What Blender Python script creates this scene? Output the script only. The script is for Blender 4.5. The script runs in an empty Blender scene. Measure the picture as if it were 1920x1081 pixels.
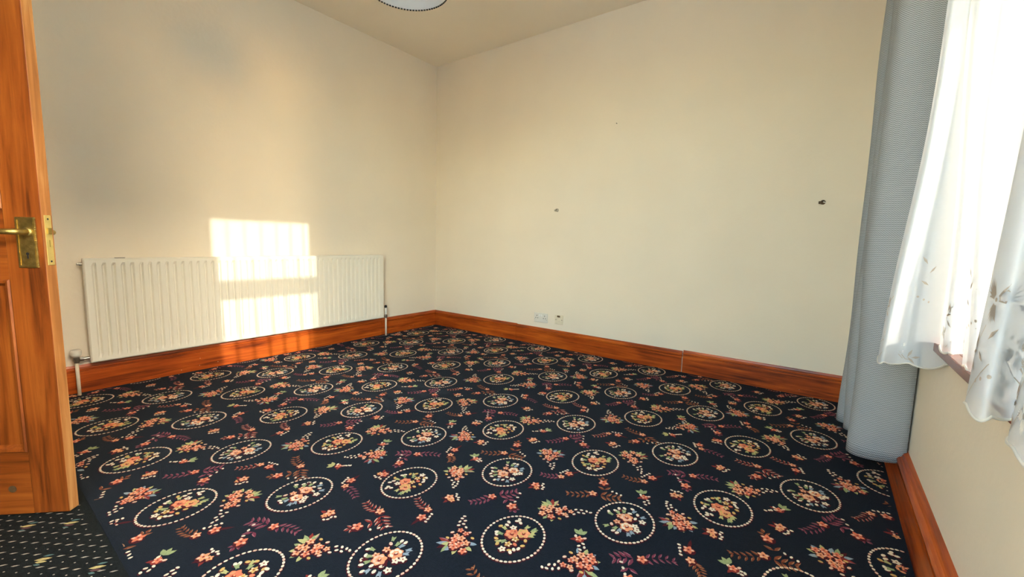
import bpy, math, random
from mathutils import Vector, Matrix

# ---------------------------------------------------------------- camera, world, sun, exposure
scene = bpy.context.scene
COL = scene.collection
PI = math.pi
R = math.radians

CAM = Vector((3.47287, -3.28048, 0.95))
YAW, PITCH, ROLL, FPX = 0.634555, 0.110296, 0.0244642, 793.724
f = Vector((-math.sin(YAW) * math.cos(PITCH), math.cos(YAW) * math.cos(PITCH), -math.sin(PITCH)))
rt = Vector((math.cos(YAW), math.sin(YAW), 0))
up = rt.cross(f)
r2 = rt * math.cos(ROLL) + up * math.sin(ROLL)
u2 = -rt * math.sin(ROLL) + up * math.cos(ROLL)
cd = bpy.data.cameras.new('camera')
cd.sensor_fit = 'HORIZONTAL'
cd.sensor_width = 36.0
cd.lens = 36.0 * FPX / 1920.0
cd.clip_start = 0.02
cam = bpy.data.objects.new('camera', cd)
COL.objects.link(cam)
cam.matrix_world = Matrix(((r2.x, u2.x, -f.x, CAM.x), (r2.y, u2.y, -f.y, CAM.y), (r2.z, u2.z, -f.z, CAM.z), (0, 0, 0, 1)))
scene.camera = cam

scene.view_settings.view_transform = 'Standard'
scene.view_settings.look = 'None'
scene.view_settings.gamma = 1.0
scene.view_settings.use_curve_mapping = False
scene.view_settings.exposure = 3.0

SUN_DIR = Vector((-1.0, -0.017, -0.31)).normalized()      # the way the light travels
w = bpy.data.worlds.new('world')
scene.world = w
w.use_nodes = True
nt = w.node_tree
sky = nt.nodes.new('ShaderNodeTexSky')
sky.sky_type = 'NISHITA'
sky.sun_disc = False
sky.sun_elevation = math.asin(-SUN_DIR.z)
sky.sun_rotation = R(90)
sky.air_density = 1.0
sky.dust_density = 1.1
sky.ozone_density = 1.0
wb = nt.nodes.new('ShaderNodeMix')             # warm white balance of the photograph
wb.data_type = 'RGBA'
wb.blend_type = 'MULTIPLY'
wb.inputs['Factor'].default_value = 1.0
wb.inputs['B'].default_value = (1.06, 0.99, 0.90, 1)
nt.links.new(sky.outputs[0], wb.inputs['A'])
nt.links.new(wb.outputs['Result'], nt.nodes['Background'].inputs[0])
nt.nodes['Background'].inputs[1].default_value = 0.55

sl = bpy.data.lights.new('sun', 'SUN')
sl.energy = 1.45
sl.color = (1.0, 0.95, 0.86)
sl.angle = R(0.53)
so = bpy.data.objects.new('sun', sl)
COL.objects.link(so)
so.rotation_euler = SUN_DIR.to_track_quat('-Z', 'Y').to_euler()
so.location = (9, -1.7, 4)

# daylight portal in the window opening: only guides the sampling of the sky
pl = bpy.data.lights.new('window_portal', 'AREA')
pl.shape = 'RECTANGLE'
pl.size = 0.82
pl.size_y = 1.66
pl.cycles.is_portal = True
po = bpy.data.objects.new('window_portal', pl)
COL.objects.link(po)
po.matrix_world = Matrix(((0, 0, 1, 4.10), (1, 0, 0, -1.70), (0, 1, 0, 1.49), (0, 0, 0, 1)))
pl2 = bpy.data.lights.new('added_window_portal_side', 'AREA')  # sampling portal for the added side window
pl2.shape = 'RECTANGLE'
pl2.size = 1.12
pl2.size_y = 2.16
pl2.cycles.is_portal = True
po2 = bpy.data.objects.new('added_window_portal_side', pl2)
COL.objects.link(po2)
po2.matrix_world = Matrix(((0, 0, 1, 4.10), (1, 0, 0, -3.06), (0, 1, 0, 1.56), (0, 0, 0, 1)))

pl3 = bpy.data.lights.new('added_window_portal_front', 'AREA')  # sampling portal for the added window behind the camera
pl3.shape = 'RECTANGLE'
pl3.size = 1.24
pl3.size_y = 2.24
pl3.cycles.is_portal = True
po3 = bpy.data.objects.new('added_window_portal_front', pl3)
COL.objects.link(po3)
po3.matrix_world = Matrix(((-1, 0, 0, 2.90), (0, 0, -1, -3.80), (0, 1, 0, 1.40), (0, 0, 0, 1)))

scene.cycles.max_bounces = 14
scene.cycles.diffuse_bounces = 8
scene.cycles.transparent_max_bounces = 24
scene.cycles.sample_clamp_indirect = 6.0

# ---------------------------------------------------------------- helpers
class MB:
    def __init__(s):
        s.v, s.f, s.m = [], [], []

    def poly(s, pts, mi=0):
        b = len(s.v)
        s.v += [tuple(p) for p in pts]
        s.f.append(tuple(range(b, b + len(pts))))
        s.m.append(mi)

    def box(s, a, b, mi=0):
        x0, y0, z0 = a
        x1, y1, z1 = b
        n = len(s.v)
        s.v += [(x0, y0, z0), (x1, y0, z0), (x1, y1, z0), (x0, y1, z0), (x0, y0, z1), (x1, y0, z1), (x1, y1, z1), (x0, y1, z1)]
        for q in ((0, 3, 2, 1), (4, 5, 6, 7), (0, 1, 5, 4), (1, 2, 6, 5), (2, 3, 7, 6), (3, 0, 4, 7)):
            s.f.append(tuple(n + i for i in q))
            s.m.append(mi)
        return s

    def ring_loft(s, rings, closed=True, cap=True, mi=0):
        n0 = len(s.v)
        k = len(rings[0])
        for r in rings:
            s.v += [tuple(p) for p in r]
        for i in range(len(rings) - 1):
            for j in range(k if closed else k - 1):
                a = n0 + i * k + j
                b = n0 + i * k + (j + 1) % k
                s.f.append((a, b, b + k, a + k))
                s.m.append(mi)
        if cap:
            s.f.append(tuple(n0 + j for j in reversed(range(k))))
            s.m.append(mi)
            e = n0 + (len(rings) - 1) * k
            s.f.append(tuple(e + j for j in range(k)))
            s.m.append(mi)
        return s

    def tube(s, pts, rad, n=12, mi=0):
        pts = [Vector(p) for p in pts]
        rads = rad if isinstance(rad, (list, tuple)) else [rad] * len(pts)
        rings = []
        ref = None
        for i, p in enumerate(pts):
            d = (pts[min(i + 1, len(pts) - 1)] - pts[max(i - 1, 0)])
            if d.length < 1e-9:
                d = Vector((0, 0, 1))
            d.normalize()
            if ref is None:
                ref = Vector((1, 0, 0)) if abs(d.x) < 0.9 else Vector((0, 1, 0))
            a = (ref - d * ref.dot(d)).normalized()
            ref = a
            b = d.cross(a)
            rings.append([p + (a * math.cos(t) + b * math.sin(t)) * rads[i] for t in [2 * PI * k / n for k in range(n)]])
        return s.ring_loft(rings, True, True, mi)

    def lathe(s, c, prof, axis='Z', n=24, mi=0):
        """prof: list of (r, h) along axis from c"""
        rings = []
        for r, h in prof:
            ring = []
            for k in range(n):
                t = 2 * PI * k / n
                a, b = r * math.cos(t), r * math.sin(t)
                if axis == 'Z':
                    ring.append((c[0] + a, c[1] + b, c[2] + h))
                elif axis == 'X':
                    ring.append((c[0] + h, c[1] + a, c[2] + b))
                else:
                    ring.append((c[0] + b, c[1] + h, c[2] + a))
            rings.append(ring)
        return s.ring_loft(rings, True, True, mi)

    def extrude(s, prof, along, a, b, mi=0):
        """prof: closed list of (p,q); along 'x': (p,q)->(y,z); 'y': (p,q)->(x,z); 'z': (x,y)"""
        def pt(p, q, t):
            return {'x': (t, p, q), 'y': (p, t, q), 'z': (p, q, t)}[along]
        return s.ring_loft([[pt(p, q, a) for p, q in prof], [pt(p, q, b) for p, q in prof]], True, True, mi)

    def build(s, name, mats, parent=None, smooth=False, bevel=0, loc=None, recalc=True):
        me = bpy.data.meshes.new(name)
        me.from_pydata(s.v, [], s.f)
        if not isinstance(mats, (list, tuple)):
            mats = [mats]
        for m in mats:
            me.materials.append(m)
        if len(mats) > 1:
            me.polygons.foreach_set('material_index', s.m)
        if smooth:
            me.polygons.foreach_set('use_smooth', [True] * len(me.polygons))
        me.update()
        if recalc:
            import bmesh
            bm = bmesh.new()
            bm.from_mesh(me)
            bmesh.ops.recalc_face_normals(bm, faces=bm.faces)
            bm.to_mesh(me)
            bm.free()
        o = bpy.data.objects.new(name, me)
        COL.objects.link(o)
        if parent:
            o.parent = parent
        if loc:
            o.location = loc
        if bevel:
            b = o.modifiers.new('bevel', 'BEVEL')
            b.width = bevel
            b.segments = 2
            b.limit_method = 'ANGLE'
        return o


def tag(o, label=None, cat=None, group=None, kind=None):
    if label:
        o['label'] = label
    if cat:
        o['category'] = cat
    if group:
        o['group'] = group
    if kind:
        o['kind'] = kind
    return o


def empty(name, loc=(0, 0, 0), rz=0):
    o = bpy.data.objects.new(name, None)
    o.empty_display_size = 0.05
    COL.objects.link(o)
    o.location = loc
    o.rotation_euler = (0, 0, rz)
    return o


# ---------------------------------------------------------------- materials
def mat(name, col, rough=0.8, metal=0.0, var=0.0, vscale=8.0, bump=0.0, bscale=60.0, spec=0.5, dim=None):
    m = bpy.data.materials.new(name)
    m.use_nodes = True
    n = m.node_tree
    p = n.nodes['Principled BSDF']
    p.inputs['Roughness'].default_value = rough
    p.inputs['Metallic'].default_value = metal
    p.inputs['Specular IOR Level'].default_value = spec
    tc = n.nodes.new('ShaderNodeTexCoord')
    no = n.nodes.new('ShaderNodeTexNoise')
    no.inputs['Scale'].default_value = vscale
    no.inputs['Detail'].default_value = 5
    n.links.new(tc.outputs['Object'], no.inputs['Vector'])
    cr = n.nodes.new('ShaderNodeValToRGB')
    lo = tuple(max(0, c * (1 - var)) for c in col) + (1,)
    hi = tuple(min(1, c * (1 + var)) for c in col) + (1,)
    cr.color_ramp.elements[0].color = lo if dim is None else tuple(dim) + (1,)
    cr.color_ramp.elements[1].color = hi
    cr.color_ramp.elements[0].position = 0.3
    cr.color_ramp.elements[1].position = 0.7
    n.links.new(no.outputs['Fac'], cr.inputs[0])
    n.links.new(cr.outputs[0], p.inputs['Base Color'])
    if bump:
        n2 = n.nodes.new('ShaderNodeTexNoise')
        n2.inputs['Scale'].default_value = bscale
        n2.inputs['Detail'].default_value = 4
        n.links.new(tc.outputs['Object'], n2.inputs['Vector'])
        b = n.nodes.new('ShaderNodeBump')
        b.inputs['Strength'].default_value = bump
        b.inputs['Distance'].default_value = 0.01
        n.links.new(n2.outputs['Fac'], b.inputs['Height'])
        n.links.new(b.outputs[0], p.inputs['Normal'])
    return m


def wood(name, axis, dark, mid, light, rough=0.32, specks=0.0, blot=1.0):
    """stained pine; grain runs along the given object axis"""
    m = bpy.data.materials.new(name)
    m.use_nodes = True
    n = m.node_tree
    L = n.links.new
    p = n.nodes['Principled BSDF']
    tc = n.nodes.new('ShaderNodeTexCoord')
    mp = n.nodes.new('ShaderNodeMapping')
    sc = [26.0, 26.0, 26.0]
    sc['xyz'.index(axis)] = 1.3
    mp.inputs['Scale'].default_value = sc
    L(tc.outputs['Object'], mp.inputs[0])
    g = n.nodes.new('ShaderNodeTexNoise')
    g.inputs['Scale'].default_value = 1.6
    g.inputs['Detail'].default_value = 8
    g.inputs['Roughness'].default_value = 0.62
    g.inputs['Distortion'].default_value = 0.6
    L(mp.outputs[0], g.inputs['Vector'])
    mp2 = n.nodes.new('ShaderNodeMapping')
    sc2 = [5.0, 5.0, 5.0]
    sc2['xyz'.index(axis)] = 1.6
    mp2.inputs['Scale'].default_value = sc2
    L(tc.outputs['Object'], mp2.inputs[0])
    b = n.nodes.new('ShaderNodeTexNoise')
    b.inputs['Scale'].default_value = 1.4
    b.inputs['Detail'].default_value = 3
    L(mp2.outputs[0], b.inputs['Vector'])
    # knots
    v = n.nodes.new('ShaderNodeTexVoronoi')
    v.inputs['Scale'].default_value = 0.9
    L(mp2.outputs[0], v.inputs['Vector'])
    kr = n.nodes.new('ShaderNodeMapRange')
    kr.inputs[1].default_value = 0.03
    kr.inputs[2].default_value = 0.10
    kr.inputs[3].default_value = 0.35
    kr.inputs[4].default_value = 0.0
    L(v.outputs['Distance'], kr.inputs[0])
    mx = n.nodes.new('ShaderNodeMath')
    mx.operation = 'MULTIPLY_ADD'
    mx.inputs[1].default_value = 0.55 * blot
    L(b.outputs['Fac'], mx.inputs[0])
    L(g.outputs['Fac'], mx.inputs[2])
    sb = n.nodes.new('ShaderNodeMath')
    sb.operation = 'SUBTRACT'
    # keep the mean level whatever the blotchiness
    mx.inputs[1].default_value = 0.55 * blot
    ofs = n.nodes.new('ShaderNodeMath')
    ofs.operation = 'SUBTRACT'
    ofs.inputs[1].default_value = 0.275 * (blot - 1)
    L(mx.outputs[0], ofs.inputs[0])
    L(ofs.outputs[0], sb.inputs[0])
    L(kr.outputs[0], sb.inputs[1])
    cr = n.nodes.new('ShaderNodeValToRGB')
    e = cr.color_ramp.elements
    e[0].position = 0.50
    e[0].color = tuple(dark) + (1,)
    e[1].position = 0.98
    e[1].color = tuple(light) + (1,)
    em = e.new(0.74)
    em.color = tuple(mid) + (1,)
    L(sb.outputs[0], cr.inputs[0])
    out = cr.outputs[0]
    if specks:
        v2 = n.nodes.new('ShaderNodeTexVoronoi')
        v2.inputs['Scale'].default_value = 26
        L(tc.outputs['Object'], v2.inputs['Vector'])
        n3 = n.nodes.new('ShaderNodeTexNoise')
        n3.inputs['Scale'].default_value = 9
        L(tc.outputs['Object'], n3.inputs['Vector'])
        lt = n.nodes.new('ShaderNodeMath')
        lt.operation = 'LESS_THAN'
        lt.inputs[1].default_value = specks
        L(v2.outputs['Distance'], lt.inputs[0])
        gt = n.nodes.new('ShaderNodeMath')
        gt.operation = 'GREATER_THAN'
        gt.inputs[1].default_value = 0.56
        L(n3.outputs['Fac'], gt.inputs[0])
        mu = n.nodes.new('ShaderNodeMath')
        mu.operation = 'MULTIPLY'
        L(lt.outputs[0], mu.inputs[0])
        L(gt.outputs[0], mu.inputs[1])
        mi = n.nodes.new('ShaderNodeMix')
        mi.data_type = 'RGBA'
        mi.inputs['B'].default_value = (0.75, 0.65, 0.5, 1)
        L(mu.outputs[0], mi.inputs['Factor'])
        L(out, mi.inputs['A'])
        out = mi.outputs['Result']
    L(out, p.inputs['Base Color'])
    p.inputs['Roughness'].default_value = rough
    p.inputs['Specular IOR Level'].default_value = 0.35
    bp = n.nodes.new('ShaderNodeBump')
    bp.inputs['Strength'].default_value = 0.12
    bp.inputs['Distance'].default_value = 0.004
    L(g.outputs['Fac'], bp.inputs['Height'])
    L(bp.outputs[0], p.inputs['Normal'])
    return m


WD, WM, WL = (0.085, 0.013, 0.003), (0.37, 0.060, 0.006), (0.58, 0.120, 0.012)
M_woodX = wood('stained_pine_x', 'x', WD, WM, WL, specks=0.05, blot=1.5)
M_woodY = wood('stained_pine_y', 'y', WD, WM, WL, specks=0.05, blot=1.5)
DD, DM, DL = (0.055, 0.012, 0.003), (0.235, 0.056, 0.008), (0.37, 0.105, 0.016)
M_doorX = wood('door_pine_x', 'x', DD, DM, DL, rough=0.38)
M_doorZ = wood('door_pine_z', 'z', DD, DM, DL, rough=0.38)
M_doorE = wood('door_edge_pine', 'z', (0.20, 0.07, 0.018), (0.42, 0.17, 0.045), (0.62, 0.33, 0.12), rough=0.6)
M_sill = wood('sill_wood', 'y', (0.08, 0.018, 0.010), (0.20, 0.05, 0.025), (0.30, 0.09, 0.05), rough=0.25)
M_wall = mat('cream_wall_paint', (0.83, 0.735, 0.585), 0.75, var=0.022, vscale=2.2, bump=0.10, bscale=35, spec=0.3)
M_ceil = mat('cream_ceiling_paint', (0.91, 0.83, 0.69), 0.9, var=0.02, vscale=2.0, bump=0.08, bscale=30, spec=0.2)
M_white = mat('white_gloss_paint', (0.80, 0.79, 0.75), 0.35, var=0.02)
M_rad = mat('cream_enamel', (0.80, 0.755, 0.635), 0.33, var=0.015, vscale=3)
M_pipe = mat('painted_pipe', (0.78, 0.68, 0.52), 0.45, var=0.06, vscale=30)
M_chrome = mat('dull_chrome', (0.42, 0.40, 0.36), 0.3, metal=1.0, var=0.15, vscale=40)
M_dark = mat('black_void', (0.012, 0.010, 0.008), 0.7, var=0.1)
M_plastic = mat('white_plastic', (0.74, 0.70, 0.61), 0.35, var=0.02)
M_yplastic = mat('yellowed_plastic', (0.76, 0.67, 0.50), 0.4, var=0.08, vscale=60)
M_brown = mat('scorched_brown', (0.10, 0.055, 0.02), 0.7, var=0.3, vscale=80)
M_brass = mat('aged_brass', (0.42, 0.30, 0.085), 0.38, metal=0.9, var=0.3, vscale=60, bump=0.15, bscale=200)
M_brass2 = mat('pale_brass', (0.80, 0.62, 0.22), 0.36, metal=0.75, var=0.08, vscale=50)
M_outside = mat('pale_bounce_ground', (0.60, 0.59, 0.56), 0.95, var=0.12, vscale=2)  # added ground outside, pale so that it bounces daylight


def glass_mat():
    m = bpy.data.materials.new('window_glass')
    m.use_nodes = True
    n = m.node_tree
    n.nodes.remove(n.nodes['Principled BSDF'])
    t = n.nodes.new('ShaderNodeBsdfTransparent')
    g = n.nodes.new('ShaderNodeBsdfGlossy')
    g.inputs['Roughness'].default_value = 0.02
    t.inputs[0].default_value = (0.96, 0.98, 0.97, 1)
    mx = n.nodes.new('ShaderNodeMixShader')
    mx.inputs[0].default_value = 0.06
    n.links.new(t.outputs[0], mx.inputs[1])
    n.links.new(g.outputs[0], mx.inputs[2])
    n.links.new(mx.outputs[0], n.nodes['Material Output'].inputs[0])
    return m


def cloth_mat(name, col, transp, transl, weave=0.0, wscale=300.0, tcol=None):
    m = bpy.data.materials.new(name)
    m.use_nodes = True
    n = m.node_tree
    L = n.links.new
    n.nodes.remove(n.nodes['Principled BSDF'])
    d = n.nodes.new('ShaderNodeBsdfDiffuse')
    tl = n.nodes.new('ShaderNodeBsdfTranslucent')
    tr = n.nodes.new('ShaderNodeBsdfTransparent')
    tc = n.nodes.new('ShaderNodeTexCoord')
    no = n.nodes.new('ShaderNodeTexNoise')
    no.inputs['Scale'].default_value = 40
    L(tc.outputs['Object'], no.inputs['Vector'])
    cr = n.nodes.new('ShaderNodeValToRGB')
    cr.color_ramp.elements[0].color = tuple(c * 0.94 for c in col) + (1,)
    cr.color_ramp.elements[1].color = tuple(col) + (1,)
    L(no.outputs['Fac'], cr.inputs[0])
    L(cr.outputs[0], d.inputs[0])
    tl.inputs[0].default_value = tuple(tcol or col) + (1,)
    m1 = n.nodes.new('ShaderNodeMixShader')
    m1.inputs[0].default_value = transl
    L(d.outputs[0], m1.inputs[1])
    L(tl.outputs[0], m1.inputs[2])
    m2 = n.nodes.new('ShaderNodeMixShader')
    m2.inputs[0].default_value = transp
    L(m1.outputs[0], m2.inputs[1])
    L(tr.outputs[0], m2.inputs[2])
    L(m2.outputs[0], n.nodes['Material Output'].inputs[0])
    return m


M_glass = glass_mat()
M_net = cloth_mat('sheer_voile', (0.74, 0.77, 0.80), 0.38, 0.14)
M_emb = cloth_mat('embroidery_thread', (0.80, 0.78, 0.74), 0.0, 0.25)
M_emb2 = cloth_mat('taupe_embroidery', (0.42, 0.36, 0.30), 0.0, 0.1)
M_hem = cloth_mat('scalloped_hem_thread', (0.86, 0.83, 0.76), 0.0, 0.45)


def curtain_mat():
    m = bpy.data.materials.new('grey_basket_weave')
    m.use_nodes = True
    n = m.node_tree
    L = n.links.new
    p = n.nodes['Principled BSDF']
    uv = n.nodes.new('ShaderNodeUVMap')
    sp = n.nodes.new('ShaderNodeSeparateXYZ')
    L(uv.outputs[0], sp.inputs[0])

    def wave(sock, k, ph=None):
        a = n.nodes.new('ShaderNodeMath')
        a.operation = 'MULTIPLY'
        a.inputs[1].default_value = k
        L(sock, a.inputs[0])
        s = n.nodes.new('ShaderNodeMath')
        s.operation = 'SINE'
        if ph is not None:
            b = n.nodes.new('ShaderNodeMath')
            b.operation = 'ADD'
            L(a.outputs[0], b.inputs[0])
            L(ph, b.inputs[1])
            L(b.outputs[0], s.inputs[0])
        else:
            L(a.outputs[0], s.inputs[0])
        return s.outputs[0]
    wu = wave(sp.outputs[0], 2 * PI / 0.0075)
    zig = n.nodes.new('ShaderNodeMath')
    zig.operation = 'MULTIPLY'
    zig.inputs[1].default_value = 1.1
    L(wu, zig.inputs[0])
    wv = wave(sp.outputs[1], 2 * PI / 0.0072, zig.outputs[0])
    cr = n.nodes.new('ShaderNodeValToRGB')
    cr.color_ramp.elements[0].color = (0.20, 0.205, 0.21, 1)
    cr.color_ramp.elements[1].color = (0.42, 0.43, 0.435, 1)
    mr = n.nodes.new('ShaderNodeMapRange')
    mr.inputs[1].default_value = -1
    mr.inputs[2].default_value = 0.6
    L(wv, mr.inputs[0])
    L(mr.outputs[0], cr.inputs[0])
    L(cr.outputs[0], p.inputs['Base Color'])
    p.inputs['Roughness'].default_value = 0.95
    p.inputs['Specular IOR Level'].default_value = 0.15
    b = n.nodes.new('ShaderNodeBump')
    b.inputs['Strength'].default_value = 0.5
    b.inputs['Distance'].default_value = 0.002
    L(mr.outputs[0], b.inputs['Height'])
    L(b.outputs[0], p.inputs['Normal'])
    return m


M_curt = curtain_mat()

# ---------------------------------------------------------------- room shell
XL, XR, YB, YN, H = -0.022, 3.80, 0.022, -3.66, 2.773
WY0, WY1, WZ0, WZ1 = -2.10, -1.31, 0.66, 2.36          # window opening
HOLEX0, HOLEX1, HOLEZ = 0.93, 1.72, 2.02                  # doorway


def struct(o, label):
    return tag(o, label, kind='structure')


UX0, UX1, UZ0, UZ1 = 2.30, 3.50, 0.30, 2.50               # added unseen window behind the camera, for fill light
VY0, VY1, VZ0, VZ1 = -3.60, -2.52, 0.50, 2.62             # added unseen window beside the camera, for fill light
b = MB().box((XL - 0.2, YN - 1.6, -0.1), (XL, YB + 0.2, H + 0.1))
struct(b.build('wall_left', M_wall), 'cream painted wall behind the radiator')
b = MB().box((XL, YB, -0.1), (XR, YB + 0.2, H + 0.1))
struct(b.build('wall_back', M_wall), 'long plain cream painted wall with the sockets')
b = MB()
xo = XR + 0.28
b.box((XR, YN - 0.12, -0.1), (xo, VY0, H + 0.1))
b.box((XR, VY1, -0.1), (xo, WY0, H + 0.1))
b.box((XR, VY0, -0.1), (xo, VY1, VZ0))
b.box((XR, VY0, VZ1), (xo, VY1, H + 0.1))
b.box((XR, WY1, -0.1), (xo, YB + 0.2, H + 0.1))
b.box((XR, WY0, -0.1), (xo, WY1, WZ0))
b.box((XR, WY0, WZ1), (xo, WY1, H + 0.1))
struct(b.build('wall_right', M_wall), 'cream window wall with the curtains')
b = MB()
b.box((XL, YN - 0.12, -0.1), (HOLEX0, YN, H + 0.1))
b.box((HOLEX1, YN - 0.12, -0.1), (UX0, YN, H + 0.1))
b.box((UX1, YN - 0.12, -0.1), (XR, YN, H + 0.1))
b.box((UX0, YN - 0.12, -0.1), (UX1, YN, UZ0))
b.box((UX0, YN - 0.12, UZ1), (UX1, YN, H + 0.1))
b.box((HOLEX0, YN - 0.12, HOLEZ), (HOLEX1, YN, H + 0.1))
struct(b.build('wall_front', M_wall), 'cream wall with the doorway')
b = MB().box((XL, YN - 1.6, -0.1), (1.79, YN - 1.5, H + 0.1))
b.box((1.73, YN - 1.5, -0.1), (1.79, YN - 0.12, H + 0.1))
struct(b.build('wall_hall', M_wall), 'cream hall wall beyond the doorway')
b = MB().box((XL, YN, H), (XR, YB, H + 0.1))
b.box((XL, YN - 1.5, H), (1.73, YN - .12, H + 0.1))
struct(b.build('ceiling', M_ceil), 'plain beige painted ceiling')

# door frame around the doorway
b = MB()
b.box((HOLEX0 - 0.07, YN, 0), (HOLEX0, YN + 0.018, HOLEZ + 0.07))
b.box((HOLEX1, YN, 0), (HOLEX1 + 0.07, YN + 0.018, HOLEZ + 0.07))
b.box((HOLEX0, YN, HOLEZ), (HOLEX1, YN + 0.018, HOLEZ + 0.07))
struct(b.build('trim_1', M_doorZ, bevel=0.003), 'stained pine architrave around the doorway')

# ---------------------------------------------------------------- carpet
PAL = ['navy', 'maroon', 'peach', 'salmon', 'cream', 'green', 'olive', 'mauve', 'brown', 'blue', 'red', 'yellow', 'tan', 'plum', 'pinkl']
PC = dict(navy=(0.0058, 0.0082, 0.0120), maroon=(0.085, 0.008, 0.010), peach=(0.88, 0.35, 0.16), salmon=(0.80, 0.21, 0.10),
          cream=(0.90, 0.74, 0.52), green=(0.34, 0.38, 0.16), olive=(0.52, 0.47, 0.18), mauve=(0.21, 0.040, 0.060), brown=(0.24, 0.060, 0.022),
          blue=(0.30, 0.36, 0.38), red=(0.27, 0.032, 0.022), yellow=(0.70, 0.43, 0.13), tan=(0.45, 0.22, 0.10), plum=(0.40, 0.16, 0.17), pinkl=(0.86, 0.54, 0.36))
CM = []
for nme in PAL:
    if nme == 'navy':
        CM.append(mat('carpet_pile_navy', PC[nme], 0.95, var=0.35, vscale=120, bump=0.6, bscale=420, spec=0.08))
    else:
        CM.append(mat('carpet_pile_' + nme, PC[nme], 0.95, var=0.16, vscale=150, bump=0.5, bscale=420, spec=0.1))
for cm_ in CM:
    pb = cm_.node_tree.nodes['Principled BSDF']
    pb.inputs['Sheen Weight'].default_value = 0.05 if 'navy' in cm_.name else 0.03
    pb.inputs['Sheen Roughness'].default_value = 0.35
    pb.inputs['Sheen Tint'].default_value = (0.75, 0.85, 1.0, 1)
MI = {k: i for i, k in enumerate(PAL)}
LZ = [0.0, 0.0006, 0.0011, 0.0016, 0.0021]


class Motif:
    """flat woven figure: list of (points, colour, layer)"""
    def __init__(s):
        s.p = []

    def ell(s, c, rx, ry, ang, col, lay, n=8):
        ca, sa = math.cos(ang), math.sin(ang)
        s.p.append(([(c[0] + rx * math.cos(t) * ca - ry * math.sin(t) * sa, c[1] + rx * math.cos(t) * sa + ry * math.sin(t) * ca)
                     for t in [2 * PI * k / n for k in range(n)]], col, lay))

    def leaf(s, a, b, wd, col, lay, edge=None):
        dx, dy = b[0] - a[0], b[1] - a[1]
        l = math.hypot(dx, dy) or 1e-6
        nx, ny = -dy / l * wd, dx / l * wd
        pts = [a, (a[0] + dx * .35 + nx, a[1] + dy * .35 + ny), (a[0] + dx * .7 + nx * .8, a[1] + dy * .7 + ny * .8), b,
               (a[0] + dx * .7 - nx * .8, a[1] + dy * .7 - ny * .8), (a[0] + dx * .35 - nx, a[1] + dy * .35 - ny)]
        s.p.append((pts, col, lay))
        if edge:
            s.p.append(([pts[5], pts[4], b, (a[0] + dx * .68 - nx * .35, a[1] + dy * .68 - ny * .35), (a[0] + dx * .35 - nx * .45, a[1] + dy * .35 - ny * .45)], edge, lay + 1))

    def flower(s, c, r, col, hi, lay, rot=0.0, shade='maroon'):
        if shade:
            s.ell((c[0] + r * .18, c[1] - r * .2), r * 1.08, r * 1.0, rot, shade, max(1, lay - 1), 9)
        s.p.append(([(c[0] + r * (.80 + .22 * math.cos(5 * t)) * math.cos(t + rot), c[1] + r * (.80 + .22 * math.cos(5 * t)) * math.sin(t + rot))
                     for t in [2 * PI * k / 20 for k in range(20)]], col, lay))
        for k in range(5):
            t = rot + 2 * PI * k / 5
            if k in (0, 2, 3):
                s.ell((c[0] + r * .62 * math.cos(t), c[1] + r * .62 * math.sin(t)), r * .26, r * .2, t, hi, lay + 1, 6)
        s.ell(c, r * .2, r * .2, 0, 'red', lay + 1, 6)

    def rose(s, c, r, col, hi, rot, lay=2):
        s.ell((c[0] + r * .2, c[1] - r * .2), r * 1.15, r * 1.1, 0, 'maroon', 1, 10)
        s.p.append(([(c[0] + r * (.9 + .12 * math.cos(6 * t)) * math.cos(t + rot), c[1] + r * (.9 + .12 * math.cos(6 * t)) * math.sin(t + rot))
                     for t in [2 * PI * k / 24 for k in range(24)]], col, lay))
        for k in range(4):
            t = rot + 1.1 * k
            s.ell((c[0] + r * .58 * math.cos(t), c[1] + r * .58 * math.sin(t)), r * .34, r * .2, t + PI / 2, hi, lay + 1, 7)
        s.ell((c[0] + r * .1, c[1] - r * .05), r * .30, r * .24, rot, 'red', lay + 1, 8)
        s.ell((c[0] + r * .02, c[1] + r * .06), r * .18, r * .12, rot, hi, lay + 2, 6)

    def berry(s, c, r, ang, col, lay=2):
        s.ell((c[0] + r * .35, c[1] - r * .45), r * 1.25, r * 1.0, ang, 'maroon', 1, 7)
        s.ell(c, r * 1.15, r * .78, ang, col, lay, 7)

    def chain(s, a, b, n, ln, wd, col, edge, lay=1, bend=0.0):
        """pairs of leaves along a stem from b (root) to a (tip)"""
        dx, dy = a[0] - b[0], a[1] - b[1]
        l = math.hypot(dx, dy) or 1e-6
        ux_, uy_ = dx / l, dy / l
        nx, ny = -uy_, ux_
        for k in range(n):
            t = (k + .6) / n
            off = bend * math.sin(t * PI)
            px, py = b[0] + dx * t + nx * off, b[1] + dy * t + ny * off
            sc_ = 1.0 - .35 * t
            for sg in (1, -1):
                ex = px + (ux_ * .62 + nx * .78 * sg) * ln * sc_
                ey = py + (uy_ * .62 + ny * .78 * sg) * ln * sc_
                s.leaf((px, py), (ex, ey), wd * sc_, col, lay, edge)
        s.leaf((b[0] + dx * .88, b[1] + dy * .88), (a[0] + dx * .04, a[1] + dy * .04), wd, col, lay, edge)


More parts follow.
